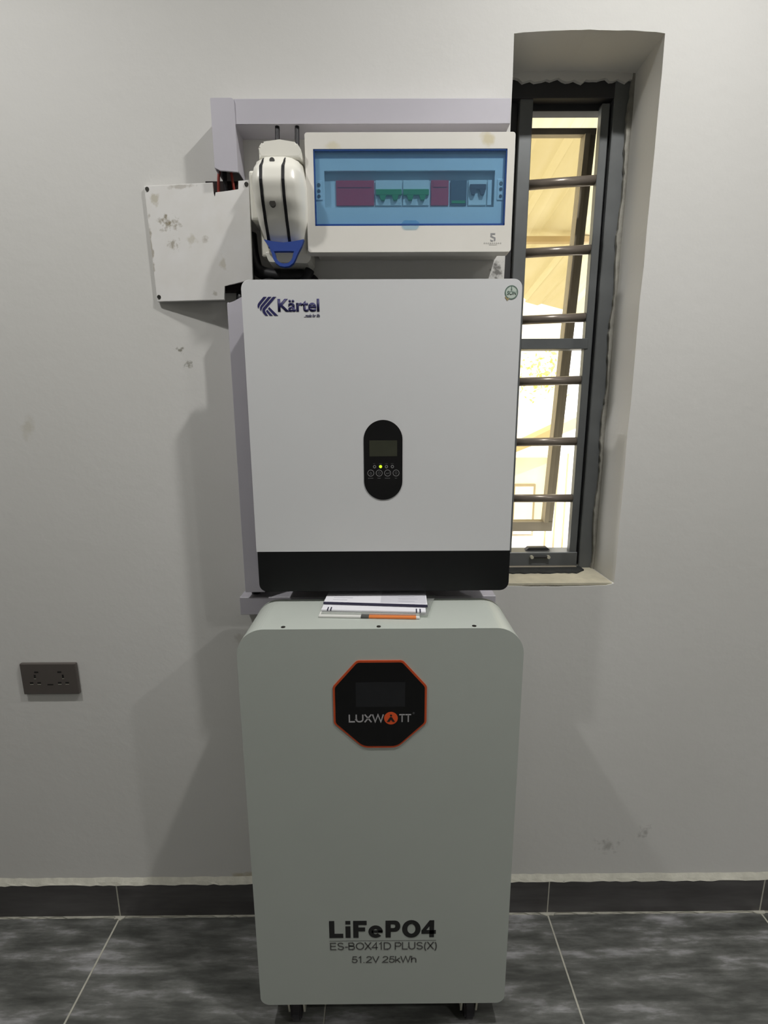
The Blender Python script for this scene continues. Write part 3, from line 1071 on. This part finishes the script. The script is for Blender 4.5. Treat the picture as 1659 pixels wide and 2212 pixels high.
m4 = module('breaker', 0.172, 0.209, M_BRW, 'white breaker with dark toggle')
obj('toggle', box(0.175, 0.207, -0.0805, -0.0765, 1.821, 1.831, 0.001, 1), M_TOGGLE, m4)
for xx in (0.182, 0.200):
    obj('toggle', prism([(xx - 0.006, 1.821), (xx - 0.003, 1.812), (xx + 0.003, 1.812), (xx + 0.006, 1.821)], -0.0815, -0.0765), M_TOGGLE, m4)
module('blank_strip', 0.2095, 0.2195, M_DBIN, None)
lid = obj('lid', box(-0.128, 0.243, -0.0892, -0.0862, 1.7545, 1.887, 0.0006, 1), M_BLUELID, db, 'blue transparent lid')
for (x0, x1, z0, z1) in ((-0.128, 0.243, 1.7542, 1.7572), (-0.128, 0.243, 1.8845, 1.8872), (-0.128, -0.126, 1.7545, 1.887), (0.241, 0.243, 1.7545, 1.887)):
    obj('lid_edge', box(x0, x1, -0.0896, -0.080, z0, z1), M_BLUEEDGE, lid)
obj('thumb_tab', prism(rpoly([(0.0395, 1.7555), (0.046, 1.7475), (0.071, 1.7475), (0.0775, 1.7555), (0.0715, 1.7625), (0.0455, 1.7625)], 0.004, 4), -0.0915, -0.0895, 0.0005), M_BLUELID, lid)
# maker's mark: a folded S and a worn line of lettering below it
mk = bmesh.new()
prism([(0.2165, 1.7395), (0.2255, 1.7395), (0.2255, 1.7370), (0.2195, 1.7370), (0.2195, 1.7345), (0.2265, 1.7315), (0.2265, 1.7265), (0.2235, 1.7245), (0.2235, 1.7300), (0.2165, 1.7330)][::-1], -0.0904, -0.0899, 0, mk)
prism([(0.2165, 1.7285), (0.2185, 1.7270), (0.2215, 1.7270), (0.2215, 1.7245), (0.2180, 1.7245), (0.2165, 1.7260)][::-1], -0.0904, -0.0899, 0, mk)
obj('emblem', mk, M_GREYPRINT, cov)
mk = bmesh.new()
rnd = random.Random(8)
for k in range(9):
    x = 0.2035 + 0.0040 * k
    prism([(x, 1.7205), (x + 0.0026, 1.7205), (x + 0.0026, 1.7205 + 0.0022), (x, 1.7205 + 0.0022)], -0.0903, -0.0899, 0, mk)
prism([(0.214, 1.7182), (0.2295, 1.7182), (0.2295, 1.7190), (0.214, 1.7190)], -0.0903, -0.0899, 0, mk)
obj('lettering', mk, mat('faint_print', (196, 194, 188), 0.5), cov)

# ------------------------------------------------------------------ inverter
inv = thing('inverter', 'large white wall inverter with black lower band and oval display', 'inverter', (0.002, 0, 1.016))
IY = -0.140
obj('chassis', box(-0.245, 0.250, -0.118, -0.0005, 1.03, 1.632, 0.004, 2), M_CHASSIS, inv)
fc = obj('front_cover', prism(arcrect(-0.2675, 0.2705, 1.1055, 1.643, (0.0006, 0.0006, 0.016, 0.016), 8), IY, -0.118, 0.0022, seg=3), M_INVW, inv)
obj('lower_panel', prism(arcrect(-0.2655, 0.2715, 1.0165, 1.105, (0.016, 0.018, 0.0006, 0.0006), 8), IY, -0.110, 0.002, seg=3), M_BLACKP, inv, 'black lower band')
dp = obj('display_panel', prism(arcrect(-0.0370, 0.0418, 1.2165, 1.3795, 0.0394, 14), IY - 0.0012, IY + 0.002, 0.0006), M_GLOSSBLK, inv, 'black oval display panel')
DY = IY - 0.0012
obj('screen', box(-0.0255, 0.0310, DY - 0.0004, DY + 0.0004, 1.3065, 1.3385), M_SCREEN, dp)
for k, xx in enumerate((-0.0153, -0.0030, 0.0090, 0.0212)):
    if k == 1:
        obj('indicator', prism(circle(xx, 1.2855, 0.0031, 16), DY - 0.0008, DY + 0.0002), M_LED, dp, 'lit green indicator')
    else:
        obj('indicator', ring(circle(xx, 1.2853, 0.0031, 16), circle(xx, 1.2853, 0.0020, 16), DY - 0.0004, DY + 0.0002), M_GREYPRINT, dp)
    for q in range(3 if k else 2):
        obj('indicator_print', box(xx - 0.0028 + 0.002 * q, xx - 0.0016 + 0.002 * q, DY - 0.0003, DY + 0.0002, 1.2908, 1.2918), M_DIMPRINT, dp)
for k, xx in enumerate((-0.0232, -0.0059, 0.0114, 0.0288)):
    bt_ = obj('button', ring(circle(xx, 1.2722, 0.0068, 26), circle(xx, 1.2722, 0.0059, 26), DY - 0.0005, DY + 0.0002), M_GREYPRINT, dp)
    ic = bmesh.new()
    if k == 0:
        ring(circle(xx + .0003, 1.2712, 0.0023, 12), circle(xx + .0003, 1.2712, 0.0014, 12), DY - 0.0004, DY + 0.0002, ic)
        prism([(xx - 0.0014, 1.2728), (xx + 0.0012, 1.2728), (xx - 0.0003, 1.2760)], DY - 0.0004, DY + 0.0002, 0, ic)
    elif k == 1:
        ring(circle(xx, 1.2722, 0.0028, 12), circle(xx, 1.2722, 0.0021, 12), DY - 0.0004, DY + 0.0002, ic)
    elif k == 2:
        prism([(xx - 0.0034, 1.2713), (xx - 0.001, 1.2733), (xx - 0.001, 1.2717), (xx + 0.0028, 1.2717), (xx + 0.0028, 1.2745), (xx + 0.0037, 1.2745), (xx + 0.0037, 1.2708), (xx - 0.001, 1.2708), (xx - 0.001, 1.2692)], DY - 0.0004, DY + 0.0002, 0, ic)
    else:
        ring(circle(xx, 1.2728, 0.0025, 12), circle(xx, 1.2728, 0.0016, 12), DY - 0.0004, DY + 0.0002, ic)
        prism([(xx - 0.0016, 1.2713), (xx, 1.2684), (xx + 0.0016, 1.2713)], DY - 0.0004, DY + 0.0002, 0, ic)
    obj('button_icon', ic, M_DIMPRINT, bt_)
    nq = (5, 3, 5, 2)[k]
    pr_ = bmesh.new()
    for q in range(nq):
        x = xx - 0.0011 * nq + 0.0022 * q
        box(x, x + 0.0016, DY - 0.0003, DY + 0.0002, 1.2607, 1.2622, bm=pr_)
    obj('button_print', pr_, M_DIMPRINT, bt_)


# K emblem of folded bands and the wordmark
def kmap(px, py):
    x = 530 + px / 8.73
    z = 620 + py / 8.73
    return (-0.238 + (x - 555) * 0.000889, 1.612 - (z - 642) * 0.000856)


for P_ in ([(340, 190), (400, 190), (268, 340), (240, 405), (222, 378), (222, 338), (240, 302)],
           [(430, 190), (490, 190), (308, 385), (284, 452), (266, 425), (266, 385), (286, 350)],
           [(518, 190), (580, 190), (368, 420), (356, 445), (366, 472), (410, 537), (360, 537), (318, 488), (306, 450), (312, 410), (332, 385)],
           [(400, 425), (375, 455), (445, 537), (500, 537)],
           [(440, 375), (415, 410), (530, 537), (600, 537)]):
    obj('emblem_band', prism([kmap(*p) for p in P_], IY - 0.0006, IY + 0.0003), M_NAVY, fc)
text('wordmark', 'Kärtel', -0.1988, -0.1190, 1.5850, 1.6085, IY, M_NAVY, fc, bold=0.027)
text('tagline', '..made for life', -0.1490, -0.1185, 1.5750, 1.5812, IY, M_NAVY, fc, bold=0.004, shear=0.35)
# round approval sticker
stk = obj('sticker', ring(circle(0.2500, 1.6185, 0.0128, 28), circle(0.2500, 1.6185, 0.0108, 28), IY - 0.0005, IY + 0.0003), M_STICKER, fc, 'round green approval sticker')
obj('sticker_face', prism(circle(0.2500, 1.6185, 0.0108, 24), IY - 0.0003, IY + 0.0002), M_STICKERW, stk)
text('sticker_word', 'SON', 0.2415, 0.2595, 1.6140, 1.6215, IY - 0.0003, M_STICKER, stk, bold=0.03, shear=0.15, thick=0.0003)
obj('sticker_mark', prism([(0.2486, 1.6222), (0.2514, 1.6222), (0.2506, 1.6288), (0.2494, 1.6288)], IY - 0.0006, IY), M_STICKER, stk)
obj('sticker_tick', prism([(0.2378, 1.6100), (0.2398, 1.6110), (0.2425, 1.6075), (0.2475, 1.6090), (0.2428, 1.6035)], IY - 0.0007, IY), M_GOLD, stk)

# ------------------------------------------------------------------ battery cabinet
bat = thing('battery_cabinet', 'large grey-white battery cabinet on castors standing on the floor', 'battery', (-0.005, -0.2, 0))
BY0, BY1 = -0.275, -0.122
X0, X1, Z0, Z1 = -0.2805, 0.2700, 0.081, 0.9915
RC = (0.020, 0.020, 0.054, 0.054)


def out(i=0.0):
    return arcrect(X0 + i, X1 - i, Z0 + i, Z1 - i, tuple(r - i for r in RC), 14)


fp = obj('front_panel', prism(out(), BY0, BY0 + 0.018, 0.0015), M_BAT, bat)
obj('shell', prism(out(0.0008), BY0 + 0.0184, BY1 - 0.006), M_BAT, bat)
obj('back_panel', prism(out(0.0), BY1 - 0.0052, BY1, 0.0), M_BAT, bat)
for o_ in bat.children:
    for p in o_.data.polygons:
        p.use_smooth = False
for sx in (-0.191, -0.008, 0.175):
    obj('top_screw', cyl((sx, -0.2655, 0.9905), (sx, -0.2655, 0.9923), 0.0042, 14), M_DARKSTEEL, fp)
# octagonal display
ocx, ocz = -0.0065, 0.8325


def octo(i, r):
    w, h = 0.0915 - i, 0.0945 - i
    a, s = 0.0445 - i * .35, 0.040 - i * .35
    return rpoly([(ocx - 0.034, ocz - h), (ocx + 0.034, ocz - h), (ocx + w, ocz - s), (ocx + w, ocz + s), (ocx + a, ocz + h), (ocx - a, ocz + h), (ocx - w, ocz + s), (ocx - w, ocz - s)],
                 [0.03, 0.03, r, r, r, r, r, r], 6)


dis = obj('display', prism(octo(0, 0.012), BY0 - 0.0016, BY0 + 0.001, 0.0008), M_ORANGE, bat, 'orange rimmed octagonal display')
obj('display_glass', prism(octo(0.0042, 0.010), BY0 - 0.0022, BY0 - 0.0010, 0.0003), M_GLOSSBLK, dis)
GY = BY0 - 0.0022
obj('screen', box(-0.0535, 0.0425, GY - 0.0003, GY + 0.0003, 0.829, 0.8815), M_SCREEN2, dis)
strokes('wordmark', 'LUXW', -0.0695, 0.0000, 0.7955, 0.8125, GY, M_WORD, dis, 0.15, 0.0004)
strokes('wordmark', 'TT', 0.0300, 0.0545, 0.7955, 0.8125, GY, M_WORD, dis, 0.15, 0.0004)
lg = obj('logo_disc', prism(circle(0.0148, 0.8040, 0.0135, 28), GY - 0.0005, GY + 0.0002), M_ORANGE2, dis)
mk = bmesh.new()
prism([(0.0065, 0.7965), (0.0120, 0.7965), (0.0150, 0.8015), (0.0180, 0.7965), (0.0228, 0.7965), (0.0168, 0.8065), (0.0130, 0.8065)], GY - 0.0009, GY - 0.0004, 0, mk)
prism(circle(0.0150, 0.8102, 0.0022, 10), GY - 0.0009, GY - 0.0004, 0, mk)
obj('logo_figure', mk, M_BLKPRINT, lg)
text('wordmark', '®', 0.0575, 0.0615, 0.8125, 0.8165, GY, M_DIMPRINT, dis, thick=0.0003)
# printed lettering


def heavy(px, py):
    return (-0.1205 + (px - 530) * 0.2325 / 578, 0.2675 + (297 - py) * 0.045 / 79)


hv = bmesh.new()
for P_ in ([(530, 218), (558, 218), (558, 278), (605, 278), (605, 297), (530, 297)],
           [(618, 243), (645, 243), (645, 297), (618, 297)], [(618, 218), (645, 218), (645, 234), (618, 234)],
           [(660, 218), (733, 218), (733, 237), (688, 237), (688, 249), (724, 249), (724, 267), (688, 267), (688, 297), (660, 297)],
           arc(781, 269, 39, 29, 8, -318, 26) + arc(781, 269, 14, 12, -318, 8, 26), [(760, 263), (819, 263), (819, 275), (760, 275)],
           [(835, 218), (863, 218), (863, 297), (835, 297)],
           [(862, 218)] + arc(886, 244, 29, 26, -90, 90, 12) + [(862, 270), (862, 253)] + arc(880, 244, 8, 9, 90, -90, 8) + [(862, 235)],
           [(1073, 218), (1098, 218), (1098, 297), (1073, 297)], [(1030, 264), (1108, 264), (1108, 281), (1030, 281)],
           [(1074, 218), (1074, 244), (1053, 266), (1030, 266)]):
    prism([heavy(*p) for p in P_], BY0 - 0.0006, BY0 + 0.0002, 0, hv)
ring([heavy(*p) for p in arc(975, 257.5, 50, 41, 0, 350, 35)], [heavy(*p) for p in arc(975, 257.5, 22, 23, 0, 350, 35)], BY0 - 0.0006, BY0 + 0.0002, hv)
obj('lettering', hv, M_BLKPRINT, fp)
obj('printed_rule', box(-0.121, 0.113, BY0 - 0.0004, BY0 + 0.0003, 0.2585, 0.2593), M_SOFTPRINT, fp)
strokes('lettering', 'ES-BOX41D PLUS(X)', -0.1210, 0.1135, 0.2345, 0.2545, BY0, M_SOFTPRINT, fp, 0.125)
strokes('lettering', '51.2V 25kWh', -0.0745, 0.0690, 0.1985, 0.2165, BY0, M_SOFTPRINT, fp, 0.125)


# castors
def castor(x, y):
    c = obj('castor', box(x - 0.03, x + 0.03, y - 0.03, y + 0.03, 0.0768, 0.0812, 0.001, 1), M_ZINC, bat)
    for s in (-1, 1):
        xx = x + s * 0.0175
        b = bmesh.new()
        pts = [(y - 0.026, 0.077), (y + 0.022, 0.077), (y + 0.010, 0.024), (y - 0.016, 0.024)]
        f = [b.verts.new((xx - 0.0022, p[0], p[1])) for p in pts]
        k = [b.verts.new((xx + 0.0022, p[0], p[1])) for p in pts]
        b.faces.new(f)
        b.faces.new(list(reversed(k)))
        for i in range(4):
            b.faces.new((f[i], f[(i + 1) % 4], k[(i + 1) % 4], k[i]))
        obj('fork', b, M_ZINC, c)
        obj('axle_bolt', cyl((xx, y, 0.033), (xx + s * 0.005, y, 0.033), 0.006, 6), M_ZINC, c)
    wb = cyl((x - 0.0115, y, 0.033), (x + 0.0115, y, 0.033), 0.033, 28)
    bmesh.ops.bevel(wb, geom=[e for e in wb.edges if len(e.link_faces) == 2 and any(len(f.verts) > 6 for f in e.link_faces)], offset=0.004, segments=2, affect='EDGES')
    obj('wheel', wb, M_RUBBER, c)


for cx in (-0.205, 0.195):
    for cyy in (-0.236, -0.160):
        castor(cx, cyy)


# ------------------------------------------------------------------ papers on the cabinet
def sheet(quad, z0, z1, bm=None):
    b = bmesh.new()
    lo = [b.verts.new((x, y, z0)) for x, y in quad]
    hi = [b.verts.new((x, y, z1)) for x, y in quad]
    b.faces.new(hi)
    b.faces.new(list(reversed(lo)))
    for i in range(4):
        b.faces.new((lo[i], lo[(i + 1) % 4], hi[(i + 1) % 4], hi[i]))
    return merge(bm, b)


def sub(quad, u0, u1, v0, v1):
    a, b_, c, d = [Vector(q) for q in quad]       # front-left, front-right, back-right, back-left

    def at(u, v):
        return tuple((a * (1 - u) + b_ * u) * (1 - v) + (d * (1 - u) + c * u) * v)
    return [at(u0, v0), at(u1, v0), at(u1, v1), at(u0, v1)]


ZT = 0.9917
q1 = [(-0.1290, -0.2210), (0.0730, -0.2330), (0.0780, -0.128), (-0.123, -0.120)]
l1 = thing('leaflet', 'bottom leaflet with orange front edge on the battery cabinet', 'leaflet', (-0.03, -0.17, ZT), 'leaflets on the battery cabinet')
obj('pages', sheet(q1, ZT, ZT + 0.0030), M_PAPER2, l1)
obj('orange_band', sheet(sub(q1, 0.50, 0.965, -0.004, 0.16), ZT + 0.0002, ZT + 0.0033), M_PORANGE, l1, 'orange printed band')
obj('dark_band', sheet(sub(q1, 0.42, 0.50, -0.004, 0.16), ZT + 0.0002, ZT + 0.0033), M_SOFTPRINT, l1)
z = ZT + 0.0036
qs = [(-0.1250, -0.2130), (0.0900, -0.2250), (0.1170, -0.1150), (-0.121, -0.108)]
s1 = obj('plastic_sleeve', sheet(qs, z, z + 0.0008), M_SLEEVE)
tag(s1, 'clear plastic sleeve between the leaflets on the battery cabinet', 'sleeve')
z += 0.0010
q2 = [(-0.1260, -0.1990), (0.0870, -0.2140), (0.0920, -0.112), (-0.121, -0.105)]
l2 = thing('leaflet', 'middle white leaflet with black corner ticks on the battery cabinet', 'leaflet', (-0.02, -0.16, z), 'leaflets on the battery cabinet')
obj('pages', sheet(q2, z, z + 0.0030), M_PAPER, l2)
for u in (0.055, 0.085, 0.905, 0.940):
    obj('ink_tick', sheet(sub(q2, u, u + 0.012, -0.003, 0.14), z + 0.0006, z + 0.0033), M_INK, l2)
z += 0.0040
q3 = [(-0.1245, -0.1720), (0.0920, -0.1930), (0.0960, -0.0980), (-0.1190, -0.0940)]
l3 = thing('leaflet', 'top white printed sheet with dark front edge on the battery cabinet', 'leaflet', (-0.02, -0.14, z), 'leaflets on the battery cabinet')
obj('pages', sheet(q3, z, z + 0.0034), M_PAPER, l3)
obj('ink_edge', sheet(sub(q3, -0.001, 1.001, -0.012, 0.05), z + 0.0002, z + 0.0037), M_INK, l3, 'dark printed front edge')
obj('tinted_half', sheet(sub(q3, 0.55, 0.99, 0.10, 0.96), z + 0.0033, z + 0.00355), M_SHADE, l3)
for r in range(5):
    v = 0.2 + 0.15 * r
    obj('text_line', sheet(sub(q3, 0.08, 0.22 + 0.05 * (r % 3), v, v + 0.035), z + 0.0033, z + 0.0036), M_TEXTLINE, l3)
    obj('text_line', sheet(sub(q3, 0.72, 0.88 + 0.03 * (r % 2), v, v + 0.035), z + 0.0033, z + 0.0037), M_TEXTLINE, l3)

# ------------------------------------------------------------------ wall socket
so = thing('wall_socket', 'grey double power socket on the wall left of the battery cabinet', 'socket', (-0.846, 0, 0.694))
pl = obj('plate', box(-0.9165, -0.7755, -0.0095, -0.0003, 0.6945, 0.7795, 0.0022, 2), M_SOCKET, so)
SY = -0.0095


def slot(cx, cz, w, h):
    obj('slot', box(cx - w / 2, cx + w / 2, SY - 0.0004, SY + 0.002, cz - h / 2, cz + h / 2), M_SLOT, pl)
    obj('slot_lip', box(cx - w / 2, cx + w / 2, SY - 0.0008, SY + 0.001, cz - h / 2 - 0.0012, cz - h / 2), M_ZINC, pl)


for ox in (-0.8815, -0.8105):
    slot(ox, 0.7445, 0.0045, 0.010)
    slot(ox - 0.0105, 0.7265, 0.0085, 0.0050)
    slot(ox + 0.0085, 0.7265, 0.0085, 0.0050)
for ox in (-0.876, -0.818):
    obj('switch_mark', box(ox - 0.005, ox + 0.005, SY - 0.0003, SY + 0.001, 0.7545, 0.7585), M_SLOT, pl)
obj('centre_slot', box(-0.8525, -0.838, SY - 0.0004, SY + 0.001, 0.7205, 0.7235), M_SLOT, pl)
